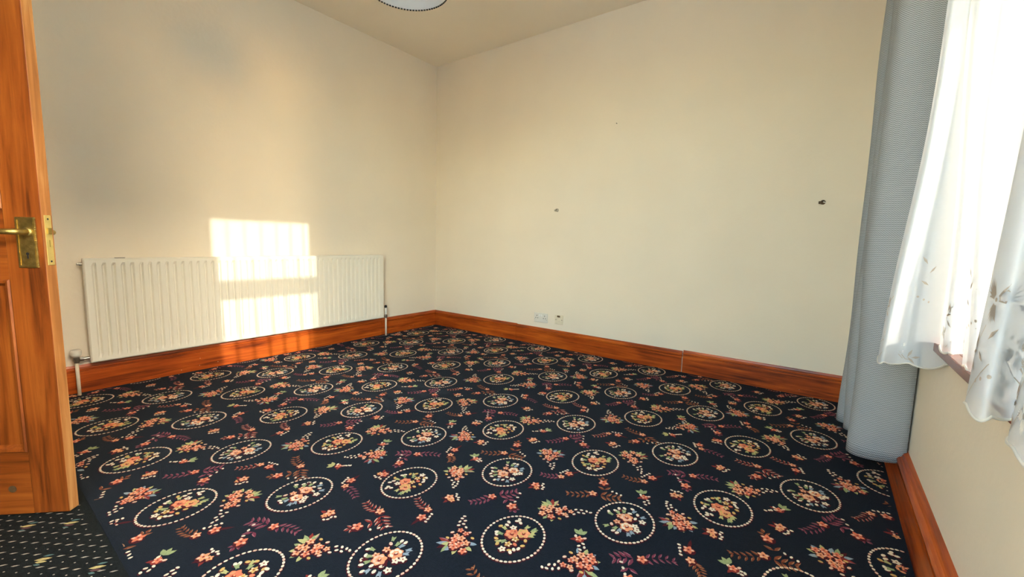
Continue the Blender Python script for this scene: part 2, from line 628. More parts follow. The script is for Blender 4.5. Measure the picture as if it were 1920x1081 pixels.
UX, UY = 0.2538, 0.302
MA = "rp,-3,24 rq,16,-23 fp,-21,-17 fp,-26,19 fc,51,34 fc,52,-21 fc,39,-4 bc,-3,83 bc,25,36 bc,24,62 bc,-1,53 bc,-67,18 bc,-44,57 bc,-50,38 bc,-28,70 bc,-13,-70 bc,2,-73 bp,-31,-41 lg,-41,-58 lg,-12,-51 lg,-54,10 lg,-36,32 lb,7,70 lb,43,57 lb,35,-56 lb,40,-40 lb,4,-53 lr,-35,50 lr,24,23 lg,-22,50"
MBQ = "ro,-15,9 ry,15,35 fs,-11,24 fy,10,-4 by,-42,-39 by,-24,-56 fy,5,-36 bs,23,-24 by,40,11 by,46,-14 fc,2,-65 by,24,-56 bc,34,-45 bc,43,-33 bc,31,-61 by,-68,19 bc,-60,-12 bc,-54,-22 bc,-54,36 bc,-58,52 bc,-36,86 bc,-23,73 fc,-28,38 bc,-38,74 lo,8,66 lo,-49,18 lg,-44,-11 lg,-15,-32 lo,-27,-44 lo,35,63 lo,39,49 lg,34,71 lo,41,38"


def medallion(M, cx, cy, spec, flip, rng):
    AX, AY = 0.0945, 0.1125
    nb = 46
    for k in range(nb):
        t = 2 * PI * k / nb
        px, py = AX * math.cos(t), AY * math.sin(t)
        ang = math.atan2(AY * math.cos(t), -AX * math.sin(t))
        M.ell((cx + px * 1.015 + .0012, cy + py * 1.015 - .0016), .0078, .0046, ang, 'maroon', 1, 7)
        M.ell((cx + px, cy + py), .0060, .0042, ang, 'cream' if k % 3 else 'pinkl', 2, 7)
    fy = -1 if flip else 1
    for e in spec.split():
        k, x, y = e.split(',')
        c = (cx + float(x) * .00098, cy + fy * float(y) * .00098)
        a = rng.random() * PI
        if k[0] == 'r':
            col, hi = {'p': ('peach', 'pinkl'), 'q': ('peach', 'cream'), 'o': ('salmon', 'peach'), 'y': ('peach', 'yellow')}[k[1]]
            M.rose(c, .0240, col, hi, a)
        elif k[0] == 'f':
            col, hi = {'p': ('peach', 'pinkl'), 'c': ('cream', 'cream'), 's': ('salmon', 'peach'), 'y': ('yellow', 'cream')}[k[1]]
            M.flower(c, .0135, col, hi, 2, a)
        elif k[0] == 'b':
            M.berry(c, .0074, a, {'c': 'cream', 'p': 'pinkl', 's': 'salmon', 'y': 'yellow'}[k[1]])
        else:
            dx, dy = c[0] - cx, c[1] - cy
            l = math.hypot(dx, dy)
            dx, dy = dx / l, dy / l
            col = {'g': 'green', 'o': 'olive', 'b': 'blue', 'r': 'maroon'}[k[1]]
            for q in (-.5, .45):
                ca, sa = math.cos(q), math.sin(q)
                ex, ey = dx * ca - dy * sa, dx * sa + dy * ca
                M.leaf((c[0] - ex * .010, c[1] - ey * .010), (c[0] + ex * .015, c[1] + ey * .015), .0050, col, 2)


SPRAYS = [
  ("F","mauve",(0.019,0.959),(0.060,1.034),(0.153,1.033),(0.113,1.118)),
  ("F","brown",(0.269,0.023),(0.348,0.082),(0.351,0.174),(0.440,0.119)),
  ("F","mauve",(0.701,1.123),(0.617,1.070),(0.617,0.972),(0.549,1.018)),
  ("F","mauve",(0.708,0.489),(0.621,0.458),(0.616,0.362),(0.538,0.419)),
  ("F","red",(0.744,0.725),(0.825,0.721),(0.833,0.626),(0.909,0.686)),
  ("F","brown",(0.826,0.061),(0.911,0.114),(0.912,0.211),(1.000,0.130)),
  ("F","mauve",(-0.012,0.335),(0.042,0.416),(0.137,0.417),(0.079,0.496)),
  ("F","brown",(0.234,0.727),(0.322,0.700),(0.321,0.609),(0.412,0.662)),
  ("G","pink",(0.133,0.141),(0.059,0.234),(0.104,0.275)),
  ("G","pink",(0.061,0.878),(0.131,0.783),(0.093,0.738)),
  ("G","peach",(0.386,1.175),(0.285,1.102),(0.247,1.145)),
  ("G","peach",(0.441,0.350),(0.359,0.453),(0.405,0.502)),
  ("G","pink",(0.401,0.860),(0.475,0.949),(0.524,0.897)),
  ("G","pink",(0.591,0.202),(0.661,0.122),(0.616,0.073)),
  ("G","peach",(0.903,0.547),(0.806,0.478),(0.758,0.502)),
  ("G","peach",(0.921,0.992),(0.857,1.072),(0.884,1.136)),
  ("L","mauve",(0.120,0.075),(0.195,0.107),(0.209,0.147)),
  ("L","brown",(0.394,0.274),(0.475,0.288),(0.492,0.334)),
  ("L","mauve",(0.686,0.714),(0.593,0.733),(0.576,0.769)),
  ("L","brown",(0.775,1.114),(0.736,1.158),(0.719,1.202)),
  ("L","red",(0.869,0.856),(0.948,0.832),(0.962,0.790)),
  ("L","red",(0.136,0.531),(0.183,0.603),(0.227,0.617)),
  ("S","pink",(0.150,1.193),(0.176,1.210)),
  ("S","peach",(0.242,0.508),(0.280,0.494)),
  ("S","peach",(0.607,0.270),(0.600,0.297)),
  ("S","pink",(0.633,0.875),(0.638,0.847)),
  ("S","peach",(0.696,0.602),(0.731,0.590)),
  ("S","peach",(0.760,0.124),(0.796,0.133)),
  ("S","peach",(0.938,0.302),(0.965,0.292)),
  ("S","peach",(0.962,0.927),(0.982,0.960)),
  ("s","green",(0.409,1.075),(0.424,1.032),(0.451,1.000)),
  ("s","green",(0.487,0.219),(0.512,0.182),(0.535,0.149)),
  ("s","olive",(0.403,0.778),(0.441,0.798),(0.471,0.828)),
  ("s","green",(0.817,1.227),(0.845,1.204),(0.872,1.199)),
  ("s","green",(0.945,0.452),(0.928,0.416),(0.900,0.390)),
]


def spray(M, s, rng):
    k, col, P = s[0], s[1], s[2:]

    def lerp(a, b, t):
        return (a[0] + (b[0] - a[0]) * t, a[1] + (b[1] - a[1]) * t)
    if k in 'FL':
        base = {'mauve': 'mauve', 'brown': 'brown', 'red': 'red'}[col]
        edge = {'mauve': 'plum', 'brown': 'tan', 'red': 'pinkl'}[col]
    if k == 'F':
        M.chain(P[0], P[1], 5, .031, .0050, base, edge, 1, .010)
        mid = lerp(P[1], P[3], .5)
        M.chain(P[3], lerp(P[1], P[3], .18), 4, .040, .0066, base, edge, 1, -.008)
        M.chain(lerp(P[2], mid, -.45), mid, 2, .036, .0066, base, edge, 1)
        M.flower(P[1], .0175, 'peach' if col != 'mauve' else 'salmon', 'pinkl', 3, rng.random())
        M.flower(P[2], .0205, 'salmon', 'pinkl', 3, rng.random(), 'maroon')
        for q in range(3):
            t = lerp(P[2], P[3], .45 + .2 * q)
            M.berry((t[0] + .012, t[1] + .010 * (q - 1)), .0055, rng.random() * 3, 'cream', 3)
    elif k == 'L':
        M.chain(P[0], P[1], 5, .028, .0048, base, edge, 1, .009)
        M.flower(P[1], .0155, 'peach', 'pinkl', 3, rng.random())
        M.flower(P[2], .0185, 'salmon', 'pinkl', 3, rng.random(), 'maroon')
        d = (P[2][0] - P[1][0], P[2][1] - P[1][1])
        for q in range(4):
            M.berry((P[2][0] - d[1] * .55 + d[0] * (.35 - .32 * q), P[2][1] + d[0] * .55 + d[1] * (.35 - .32 * q)), .0056, q, 'cream', 2)
        M.leaf(P[2], (P[2][0] + d[0] * 1.1 + d[1] * .3, P[2][1] + d[1] * 1.1 - d[0] * .3), .006, 'maroon', 1)
    elif k == 'G':
        tip, head, lf = P
        dx, dy = tip[0] - head[0], tip[1] - head[1]
        l = math.hypot(dx, dy)
        ux_, uy_ = dx / l, dy / l
        nx, ny = -uy_, ux_
        c1, c2, hi = ('salmon', 'peach', 'pinkl') if col == 'pink' else ('peach', 'salmon', 'pinkl')
        # accent leaves
        for q in range(4):
            a = math.atan2(lf[1] - head[1], lf[0] - head[0]) + (q - 1.5) * .5
            st = lerp(head, lf, .45)
            M.leaf(st, (st[0] + math.cos(a) * .048, st[1] + math.sin(a) * .048), .0080, ['red', 'blue', 'maroon', 'green'][q] if col == 'pink' else ['olive', 'red', 'green', 'olive'][q], 1, 'plum' if q == 0 else None)
        # rim leaves around the head
        for q in range(6):
            a = math.atan2(-uy_, -ux_) + (q - 2.5) * .55
            st = (head[0] + math.cos(a) * .026, head[1] + math.sin(a) * .026)
            M.leaf(st, (st[0] + math.cos(a) * .032, st[1] + math.sin(a) * .032), .0075, ('olive' if q % 2 else 'green') if col != 'pink' else ('blue' if q % 2 else 'olive'), 1)
        rows = [(-.26, 2), (-.06, 3), (.14, 2), (.30, 2), (.46, 1)]
        i = 0
        for t, cnt in rows:
            for j in range(cnt):
                wv_ = (j - (cnt - 1) / 2) * .0255
                c = (head[0] + dx * t + nx * wv_ + rng.uniform(-.007, .007), head[1] + dy * t + ny * wv_ + rng.uniform(-.007, .007))
                i += 1
                M.flower(c, .0150 if t < .3 else .0115, c1 if i % 3 else c2, hi, 2 if i % 2 else 3, rng.random())
        for t, o in ((.58, -.014), (.66, .012), (.72, -.004), (.82, .010), (.86, -.008), (.96, .004), (1.06, -.003)):
            M.berry((head[0] + dx * t + nx * o, head[1] + dy * t + ny * o), .0056, rng.random() * 3, 'cream', 2)
        for o in (-1, 1):
            for q in range(2):
                t = .15 + .22 * q
                M.berry((head[0] + dx * t + nx * o * (.040 - .012 * q), head[1] + dy * t + ny * o * (.040 - .012 * q)), .0062, q, 'pinkl' if q else 'yellow', 2)
    elif k == 'S':
        c, bb = P
        d = Vector((bb[0] - c[0], bb[1] - c[1])).normalized()
        n_ = Vector((-d.y, d.x))
        for q in (-1, 1):
            M.leaf((c[0], c[1]), (c[0] - d.x * .030 + n_.x * .016 * q, c[1] - d.y * .030 + n_.y * .016 * q), .0065, 'maroon' if q > 0 else 'red', 1)
        M.flower((c[0] + n_.x * .008, c[1] + n_.y * .008), .0190, 'peach' if col == 'peach' else 'salmon', 'pinkl', 3, rng.random())
        M.flower((c[0] - n_.x * .012 + d.x * .004, c[1] - n_.y * .012 + d.y * .004), .0125, 'peach', 'yellow', 2, rng.random())
        for q in range(4):
            o = (q - 1.5) * .012
            M.berry((c[0] + d.x * (.026 + .005 * (q % 2)) + n_.x * o, c[1] + d.y * (.026 + .005 * (q % 2)) + n_.y * o), .0056, q, 'cream', 2)
    else:
        lf, c, bb = P
        g = 'green' if col == 'green' else 'olive'
        a0 = math.atan2(lf[1] - c[1], lf[0] - c[0])
        for q in (-.75, 0, .75):
            st = lerp(c, lf, .45)
            M.leaf(st, (st[0] + math.cos(a0 + q) * .032, st[1] + math.sin(a0 + q) * .032), .0078, g, 2)
        M.leaf(c, (c[0] + math.cos(a0 + 1.9) * .03, c[1] + math.sin(a0 + 1.9) * .03), .006, 'red', 1)
        M.flower(c, .0145, 'salmon', 'pinkl', 3, rng.random(), 'red')
        M.berry((c[0] + .014, c[1] + .013), .0062, 1, 'pinkl', 2)
        M.berry((c[0] - .015, c[1] + .006), .0062, 2, 'cream', 2)
        for q in range(4):
            t = lerp(c, bb, .55 + .2 * q)
            M.berry((t[0] + .006 * (-1) ** q, t[1] + .005 * (-1) ** q), .0056, q, 'cream', 2)


rng = random.Random(7)
CELL = Motif()
for (i, j) in ((0, 0), (0, 2), (2, 0), (2, 2)):
    medallion(CELL, i * UX, j * UY, MA, i == 0, rng)
for (i, j) in ((1, 1), (1, 3), (3, 1), (3, 3)):
    medallion(CELL, i * UX, j * UY, MBQ, i == 3, rng)
for s in SPRAYS:
    spray(CELL, s, rng)

SEAM = -3.03
OX, OY = 2.485, -1.94
fx0, fx1, fy0, fy1 = XL, XR, SEAM, YB
b = MB()
b.box((fx0, fy0, -0.06), (fx1, fy1, 0.0), 0)
V, F_, MM = b.v, b.f, b.m
x_in0, x_in1, y_in0, y_in1 = 0.012, 3.756, SEAM + 0.012, -0.012
for ci in range(-4, 3):
    for cj in range(-3, 4):
        tx, ty = OX + ci * 4 * UX, OY + cj * 4 * UY
        if tx > fx1 + .2 or tx + 1.25 < fx0 or ty > fy1 + .2 or ty + 1.5 < fy0:
            continue
        for pts, colr, lay in CELL.p:
            P = [(p[0] + tx, p[1] + ty) for p in pts]
            xs = [p[0] for p in P]
            ys = [p[1] for p in P]
            if min(xs) < x_in0 or max(xs) > x_in1 or min(ys) < y_in0 or max(ys) > y_in1:
                continue
            n0 = len(V)
            z = (LZ[lay] if lay < 5 else .0026) + (len(F_) % 97) * 4.5e-6      # pieces on one level never lie in the same plane
            V.extend((p[0], p[1], z) for p in P)
            F_.append(tuple(range(n0, n0 + len(P))))
            MM.append(MI[colr])
me_floor = b.build('floor', CM, recalc=False)
struct(me_floor, 'dark navy carpet woven with beaded oval medallions and coral flower sprays')

# the other carpet by the doorway, dashes and dots
M_hc = mat('hall_carpet_pile', (0.0105, 0.0125, 0.0115), 0.95, var=0.35, vscale=120, bump=0.6, bscale=420, spec=0.2)
M_hd = mat('hall_carpet_cream', (0.42, 0.36, 0.27), 0.95, var=0.2, vscale=150)
M_hy = mat('hall_carpet_yellow', (0.50, 0.38, 0.14), 0.95, var=0.2, vscale=150)
M_hg = mat('hall_carpet_green', (0.09, 0.16, 0.14), 0.95, var=0.2, vscale=150)
M_hm = mat('hall_carpet_plum', (0.12, 0.045, 0.04), 0.95, var=0.2, vscale=150)
b = MB()
b.box((XL, YN, -0.06), (XR, SEAM, -0.002), 0)
b.box((XL, YN - 1.5, -0.06), (1.73, YN, -0.002), 0)
H_ = Motif()
av, bv = (0.0300, 0.0205), (0.0160, -0.0435)
spots = [(1.476, -3.171), (1.719, -3.163), (1.56, -3.085), (1.45, -3.33), (1.84, -3.30), (1.22, -3.25), (1.88, -3.075)]
for i in range(-70, 71):
    for j in range(-40, 41):
        x, y = 1.585 + i * av[0] + j * bv[0], -3.126 + i * av[1] + j * bv[1]
        if not (0.05 < x < 3.7 and YN + .02 < y < SEAM - .012):
            continue
        if min(math.hypot(x - s[0], y - s[1]) for s in spots) > .022:
            H_.p.append(([(x - .006, y - .0085), (x + .001, y - .0035), (x + .006, y + .009), (x - .001, y + .003), (x - .0045, y - .002)], 1, 1))
        x2, y2 = x + .038, y - .001
        if y2 < SEAM - .012 and min(math.hypot(x2 - s[0], y2 - s[1]) for s in spots) > .022:
            H_.ell((x2, y2), .0028, .0022, .6, 1, 1, 6)
for k, (x, y) in enumerate(spots):
    H_.leaf((x - .014, y - .018), (x + .010, y + .016), .006, 2, 2)
    H_.leaf((x - .002, y - .018), (x + .018, y + .004), .005, 2 if k % 2 else 4, 2)
    H_.leaf((x - .018, y), (x - .004, y + .022), .004, 3, 2)
    H_.leaf((x + .006, y - .022), (x + .022, y - .010), .004, 3, 1)
for pts, colr, lay in H_.p:
    n0 = len(b.v)
    b.v.extend((p[0], p[1], -0.002 + LZ[lay]) for p in pts)
    b.f.append(tuple(range(n0, n0 + len(pts))))
    b.m.append(colr)
struct(b.build('floor_hall', [M_hc, M_hd, M_hy, M_hg, M_hm], recalc=False), 'dark green-black carpet with small cream dashes by the doorway')

# ---------------------------------------------------------------- skirting boards


def skirt_prof(dirn, hgt=0.163, th=0.022):
    # (offset from wall, z): flat board with a bead and ogee at the top
    pr = [(0, 0), (th, 0), (th, hgt * .77), (th * .55, hgt * .775), (th * .55, hgt * .805), (th * 1.0, hgt * .825), (th * 1.02, hgt * .865),
          (th * .86, hgt * .905), (th * .60, hgt * .925), (th * .52, hgt * .965), (th * .42, hgt), (0, hgt)]
    return [(p * dirn, z) for p, z in pr]


def baseboard(name, label, along, wallpos, dirn, cuts, material, th=0.022):
    e = empty(name)
    struct(e, label)
    for k, (a, c, dz) in enumerate(cuts):
        pr = [(wallpos + p, z + dz if z > 0 else z) for p, z in skirt_prof(dirn, 0.163, th)]
        MB().extrude(pr, along, a, c).build('board', material, e)
    return e


baseboard('baseboard_left', 'orange stained skirting board under the radiator', 'y', XL, 1, [(YN, -0.722, 0), (-0.718, YB - .022, 0.001)], M_woodY)
baseboard('baseboard_back', 'orange stained skirting boards along the socket wall', 'x', YB, -1, [(XL, 1.118, 0.0), (1.121, 2.664, -0.004), (2.670, XR - .036, 0.004)], M_woodX)
baseboard('baseboard_right', 'brown stained skirting board under the window', 'y', XR, -1, [(YN, YB, 0.0)], M_woodY, 0.036)
MB().box((2.6648, 0.008, 0.0), (2.6692, YB, 0.118)).build('joint_filler', M_yplastic, bpy.data.objects['baseboard_back'])

# ---------------------------------------------------------------- window
win = empty('window_1', (3.98, -1.73, WZ0))
struct(win, 'bright window with a fanlight behind the net curtain')
Y0, Y1 = WY0 + 1.73, WY1 + 1.73          # local y
HZ = WZ1 - WZ0
TZ = 1.775 - WZ0                          # transom centre
b = MB()
b.box((0, Y0, 0), (.07, Y0 + .045, HZ))
b.box((0, Y1 - .045, 0), (.07, Y1, HZ))
b.box((0, Y0 + .045, 0), (.07, Y1 - .045, .045))
b.box((0, Y0 + .045, HZ - .045), (.07, Y1 - .045, HZ))
b.build('frame', M_white, win, bevel=.003)
MB().box((0, Y0 + .045, TZ - .062), (.07, Y1 - .045, TZ + .062)).build('transom', M_white, win, bevel=.003)
MB().box((.03, Y0 + .045, .045), (.036, Y1 - .045, TZ - .055)).build('pane', M_glass, win)
MB().box((.03, Y0 + .045, TZ + .055), (.036, Y1 - .045, HZ - .045)).build('pane', M_glass, win)
MB().box((-.012, Y0 + .003, 0.001), (0, Y1 - .003, .05)).build('wooden_bead', M_sill, win, bevel=.003)
b = MB().box((3.772, WY0 - .03, WZ0 - .022), (3.80, WY1 + .03, WZ0 + .004))
b.box((3.80, WY0 + .001, WZ0 + .0005), (3.979, WY1 - .001, WZ0 + .004))
struct(b.build('trim_2', M_sill, bevel=.004), 'dark red-brown wooden window sill')

# two unseen windows added to fill the room with daylight
w2 = empty('added_window_side', (3.98, VY0, VZ0))
struct(w2, 'unseen window added for fill light in the window wall beside the camera')
b = MB()
vw, vh = VY1 - VY0, VZ1 - VZ0
b.box((0, 0, 0), (.06, .05, vh))
b.box((0, vw - .05, 0), (.06, vw, vh))
b.box((0, .05, 0), (.06, vw - .05, .05))
b.box((0, .05, vh - .05), (.06, vw - .05, vh))
b.build('frame', M_white, w2, bevel=.003)
MB().box((0, vw / 2 - .025, .05), (.06, vw / 2 + .025, vh - .05)).build('mullion', M_white, w2, bevel=.003)
MB().box((.027, .05, .05), (.033, vw / 2 - .025, vh - .05)).build('pane', M_glass, w2)
MB().box((.027, vw / 2 + .025, .05), (.033, vw - .05, vh - .05)).build('pane', M_glass, w2)
w3 = empty('added_window_front', (UX0, YN - .10, UZ0))  # added fill-light window, out of view
struct(w3, 'unseen window added for fill light in the wall behind the camera')
b = MB()
vw, vh = UX1 - UX0, UZ1 - UZ0
b.box((0, 0, 0), (.05, .06, vh))
b.box((vw - .05, 0, 0), (vw, .06, vh))
b.box((.05, 0, 0), (vw - .05, .06, .05))
b.box((.05, 0, vh - .05), (vw - .05, .06, vh))
b.build('frame', M_white, w3, bevel=.003)
MB().box((vw / 2 - .03, 0, .05), (vw / 2 + .03, .06, vh - .05)).build('mullion', M_white, w3, bevel=.003)
MB().box((.05, .027, .05), (vw / 2 - .03, .033, vh - .05)).build('pane', M_glass, w3)
MB().box((vw / 2 + .03, .027, .05), (vw - .05, .033, vh - .05)).build('pane', M_glass, w3)
# unseen walls added outside to hold back and shape the daylight
M_added_wall = mat('pale_bounce_wall', (0.62, 0.60, 0.56), 0.95, var=0.15, vscale=3, bump=0.2, bscale=40)  # pale so the added walls bounce sky light
struct(MB().box((xo, -0.95, -.25), (xo + 6.5, -.75, 5.2)).build('wall_added_yard', M_added_wall), 'tall unseen pale wall added outside the far side of the window to cut sky light')
struct(MB().box((xo, -2.44, -.25), (xo + 4.5, -2.26, 3.0)).build('wall_added_yard', M_added_wall), 'unseen pale wall added outside between the two windows to cut sky light')
struct(MB().box((xo + 6.5, -2.26, -.25), (xo + 6.7, -.75, 1.3)).build('wall_added_yard', M_added_wall), 'low unseen pale wall added outside to cut low sky light')
struct(MB().box((xo + 12, -14, -.25), (xo + 14, -2.12, 6.8)).build('wall_added_sunblock', M_added_wall), 'unseen pale block added outside to keep the sun off the side window')  # added blocker, stops direct sun entering the side window
MB().box((-20, -30, -.35), (34, 12, -.25)).build('ground', M_outside)  # unseen slab added to throw daylight up into the room
tag(bpy.data.objects['ground'], 'unseen pale ground added outside to bounce daylight in', kind='structure')

# ---------------------------------------------------------------- radiator
rad = empty('radiator', (0, -1.772, 0.0))
tag(rad, 'long cream fluted panel radiator on the wall, partly sunlit', 'radiator')
RY0, RY1, RZ0, RZ1 = -1.022, 1.022, 0.186, 0.792
XF = 0.080
pitch = 0.0422
nfl = int((RY1 - RY0 - .03) / pitch)
start = RY0 + ((RY1 - RY0) - nfl * pitch) / 2
ys = [(RY0, 0), (RY0 + .006, 0.0)]
for k in range(nfl):
    y = start + k * pitch
    ys += [(y + .003, 0), (y + .0105, 1), (y + .0160, 1), (y + .0235, 0)]
ys += [(RY1 - .006, 0), (RY1, 0)]
zs = [(RZ0, 0, -.006), (RZ0 + .006, 0, 0), (RZ0 + .022, 0, 0), (RZ0 + .046, 1, 0), (RZ1 - .040, 1, 0), (RZ1 - .022, 0, 0), (RZ1 - .006, 0, 0), (RZ1, 0, -.006)]
b = MB()
nz = len(zs)
for y, d in ys:
    for z, e_, ex in zs:
        edge = -.006 if (y in (RY0, RY1)) else 0
        b.v.append((XF - .0130 * d * e_ + min(edge, ex), y, z))
for i in range(len(ys) - 1):
    for j in range(nz - 1):
        a = i * nz + j
        b.f.append((a, a + nz, a + nz + 1, a + 1))
        b.m.append(0)
b.build('front_panel', M_rad, rad, smooth=False)
b = MB()
b.box((XF - .050, RY0, RZ0 + .002), (XF - .0140, RY1, RZ1 - .0005))
b.build('body', M_rad, rad, bevel=.004)
MB().box((XF - .052, RY0 + .002, RZ1 - .004), (XF - .004, RY1 - .002, RZ1 + .002)).build('top_seam', M_rad, rad, bevel=.002)
MB().box((XF - .032, RY0 + .14, RZ1 + .0015), (XF - .012, RY0 + .185, RZ1 + .0045)).build('vent_slot', M_dark, rad)  # dark vent slot on the radiator top
for yy in (RY0 + .25, RY1 - .25):
    MB().box((XL + .0012, yy - .02, RZ0 + .06), (XF - .050, yy + .02, RZ1 - .06)).build('wall_bracket', M_rad, rad)
MB().lathe((.045, RY0, RZ1 - .03), [(.009, 0), (.009, -.012), (.006, -.013), (.006, -.022)], 'Y', 12).build('bleed_valve', M_chrome, rad)


def valve(y, sgn, z, big):
    v = MB()
    v.tube([(.045, y - sgn * .055, z), (.045, y - sgn * .02, z)], .0085, 12)
    v.lathe((.045, y, z - .02), [(.0, -.001), (.012, 0), (.013, .010), (.016, .012), (.016, .030), (.012, .034), (.0, .035)], 'Z', 14)
    v.tube([(.045, y - sgn * .030, z), (.045, y - sgn * .014, z)], .013, 6)
    o = v.build('valve', M_chrome, rad, smooth=False)
    if big:
        MB().lathe((.045, y, z + .0145), [(.012, 0), (.020, .006), (.0235, .014), (.0235, .036), (.020, .042), (.0, .044)], 'Z', 18).build('cap', M_plastic, o, smooth=True)
    else:
        MB().lathe((.045, y, z + .0145), [(.010, 0), (.0125, .006), (.0135, .060), (.0125, .064), (.0, .066)], 'Z', 14).build('cap', M_plastic, o, smooth=True)
        MB().lathe((.045, y, z + .0805), [(.0125, 0), (.0132, .004), (.0132, .018), (.009, .024), (.0, .025)], 'Z', 14).build('knob', M_dark, o, smooth=True)
    MB().tube([(.045, y, -.001), (.045, y, z - .019)], .0085, 12).build('pipe', M_pipe, rad, smooth=True)


valve(-2.850 + 1.772, -1, .212, True)
valve(-0.706 + 1.772, 1, .196, False)

# ---------------------------------------------------------------- door
AX_, AY_, ANG = 1.490, -3.0796, R(43.6)
DW, DH, DT = 0.762, 1.981, 0.036
# local: x along the door from hinge (0) to lock edge (DW), y = 0 front face towards the camera, +y away
hx, hy = AX_ - DW * math.cos(ANG), AY_ - DW * math.sin(ANG)
door = empty('door_1', (hx, hy, 0.007), ANG)
struct(door, 'stripped orange pine panelled door standing ajar at the frame edge')
ST = 0.106
for x0, x1 in ((0, ST), (DW - ST, DW)):
    b = MB().box((x0, 0, 0), (x1, DT, DH), 0)
    o = b.build('stile', [M_doorZ, M_doorE], door, bevel=.002)
    if x1 == DW:
        for pgn in o.data.polygons:
            if pgn.normal.x > .9:
                pgn.material_index = 1
MX0, MX1 = DW / 2 - .045, DW / 2 + .045
rails = [(0, .214), (.786, 1.006), (1.87, DH)]
for z0, z1 in rails:
    MB().box((ST, 0.0005, z0), (DW - ST, DT - .0005, z1)).build('rail', M_doorX, door)
for z0, z1 in ((.214, .786), (1.006, 1.87)):
    MB().box((MX0, 0.0005, z0), (MX1, DT - .0005, z1)).build('muntin', M_doorZ, door)
    for x0, x1 in ((ST, MX0), (MX1, DW - ST)):
        MB().box((x0, .014, z0), (x1, DT - .014, z1)).build('panel', M_doorZ, door)
        for yy, sg in ((0.0, 1), (DT, -1)):
            wdt = .022
            prof = [(0, -.0), (.004, -.004), (.012, -.002), (.017, .007), (wdt, .014)]       # (inwards, depth)
            rings = []
            for ins, dp in prof:
                y_ = yy + sg * dp
                rings.append([(x0 + ins, y_, z0 + ins), (x1 - ins, y_, z0 + ins), (x1 - ins, y_, z1 - ins), (x0 + ins, y_, z1 - ins)])
            MB().ring_loft(rings, True, False).build('panel_moulding', M_doorZ, door, recalc=False)
# handle plate with lever and keyhole
px0, px1, pz0, pz1 = DW - .072, DW - .016, .824, .982
o = MB().box((px0, -.005, pz0), (px1, 0.0002, pz1)).build('handle_plate', M_brass, door, bevel=.002)
b = MB()
for (a, c) in (((px0 + .004, pz0 + .004), (px1 - .004, pz0 + .008)), ((px0 + .004, pz1 - .008), (px1 - .004, pz1 - .004)),
               ((px0 + .004, pz0 + .008), (px0 + .008, pz1 - .008)), ((px1 - .008, pz0 + .008), (px1 - .004, pz1 - .008))):
    b.box((a[0], -.0072, a[1]), (c[0], -.004, c[1]))
nb = 22
for k in range(nb):
    z = pz0 + .004 + (pz1 - pz0 - .008) * (k + .5) / nb
    b.box((px1 - .003, -.0068, z - .0016), (px1 + .0002, -.004, z + .0016))
b.build('plate_border', M_brass, o)
b = MB()
b.lathe((DW - .043, -.0054, .868), [(.0045, 0), (.0045, -.0006)], 'Y', 12)
b.box((DW - .0450, -.006, .853), (DW - .0410, -.0054, .868))
b.build('keyhole', M_dark, o)
b = MB()
b.tube([(DW - .036, -.004, .936), (DW - .036, -.030, .936), (DW - .040, -.044, .936), (DW - .062, -.050, .936), (DW - .100, -.049, .937), (DW - .138, -.046, .939), (DW - .150, -.046, .937)],
       [.0105, .0085, .0095, .0085, .0088, .0098, .0070], 12)
b.lathe((DW - .036, -.005, .936), [(.015, 0), (.015, -.004), (.012, -.008)], 'Y', 18)
b.build('handle', M_brass, door, smooth=True)
b = MB()
b.tube([(DW - .036, DT, .936), (DW - .036, DT + .040, .936), (DW - .045, DT + .050, .936), (DW - .13, DT + .050, .938)], [.010, .0085, .009, .008], 12)
b.build('handle', M_brass, door, smooth=True)
# mortice lock on the edge
ez = .832
o = MB().box((DW - .001, .007, ez), (DW + .0018, .029, ez + .158)).build('lock_faceplate', M_brass2, door, bevel=.0006)
b = MB()
for z in (ez + .012, ez + .146):
    b.lathe((DW + .0018, .018, z), [(.0032, 0), (.0032, .0003)], 'X', 10)
b.build('screw', M_dark, o)
MB().box((DW + .0012, .0115, ez + .098), (DW + .0060, .0245, ez + .118)).build('latch', M_brass, o, bevel=.001)
MB().box((DW + .0016, .0165, ez + .058), (DW + .0021, .0195, ez + .080)).build('stamped_mark', M_brass, o)
MB().lathe((DW - .162, -.0006, .088), [(.012, 0.0), (.012, .001)], 'Y', 12).build('knot', M_brown, door)

# ---------------------------------------------------------------- sockets and small wall things
yb = YB
soc = empty('double_socket', (1.388, yb, .253))
tag(soc, 'white double power socket low on the cream wall', 'socket')
MB().box((-.073, -.010, -.043), (.073, 0, .043)).build('faceplate', M_plastic, soc, bevel=.003)
for s in (-1, 1):
    MB().box((s * .011 - .006, -.0145, .012), (s * .011 + .006, -.009, .030)).build('switch_rocker', M_white, soc, bevel=.001)
    cx = s * .042
    for (dx, dz, w_, h_) in ((0, .018, .006, .009), (-.011, -.004, .008, .006), (.011, -.004, .008, .006)):
        MB().box((cx + dx - w_ / 2, -.0106, dz - h_ / 2), (cx + dx + w_ / 2, -.0098, dz + h_ / 2)).build('pin_hole', M_dark, soc)
for s in (-1, 1):
    MB().lathe((s * .0635, -.010, -.016), [(.0032, 0), (.0032, -.0008)], 'Y', 10).build('screw', M_chrome, soc)
sp_ = empty('cord_outlet_plate', (1.582, yb, .258))
tag(sp_, 'small square yellowed wall plate with a scorched top, beside the double socket', 'wall plate')
MB().box((-.043, -.009, -.043), (.043, 0, .043)).build('faceplate', M_yplastic, sp_, bevel=.003)
MB().box((-.018, -.0125, .022), (.012, -.008, .038)).build('cord_slot', M_brown, sp_, bevel=.002)
for s in (-1, 1):
    MB().lathe((s * .030, -.009, 0), [(.0035, 0), (.0035, -.0008)], 'Y', 10).build('screw', M_dark, sp_)


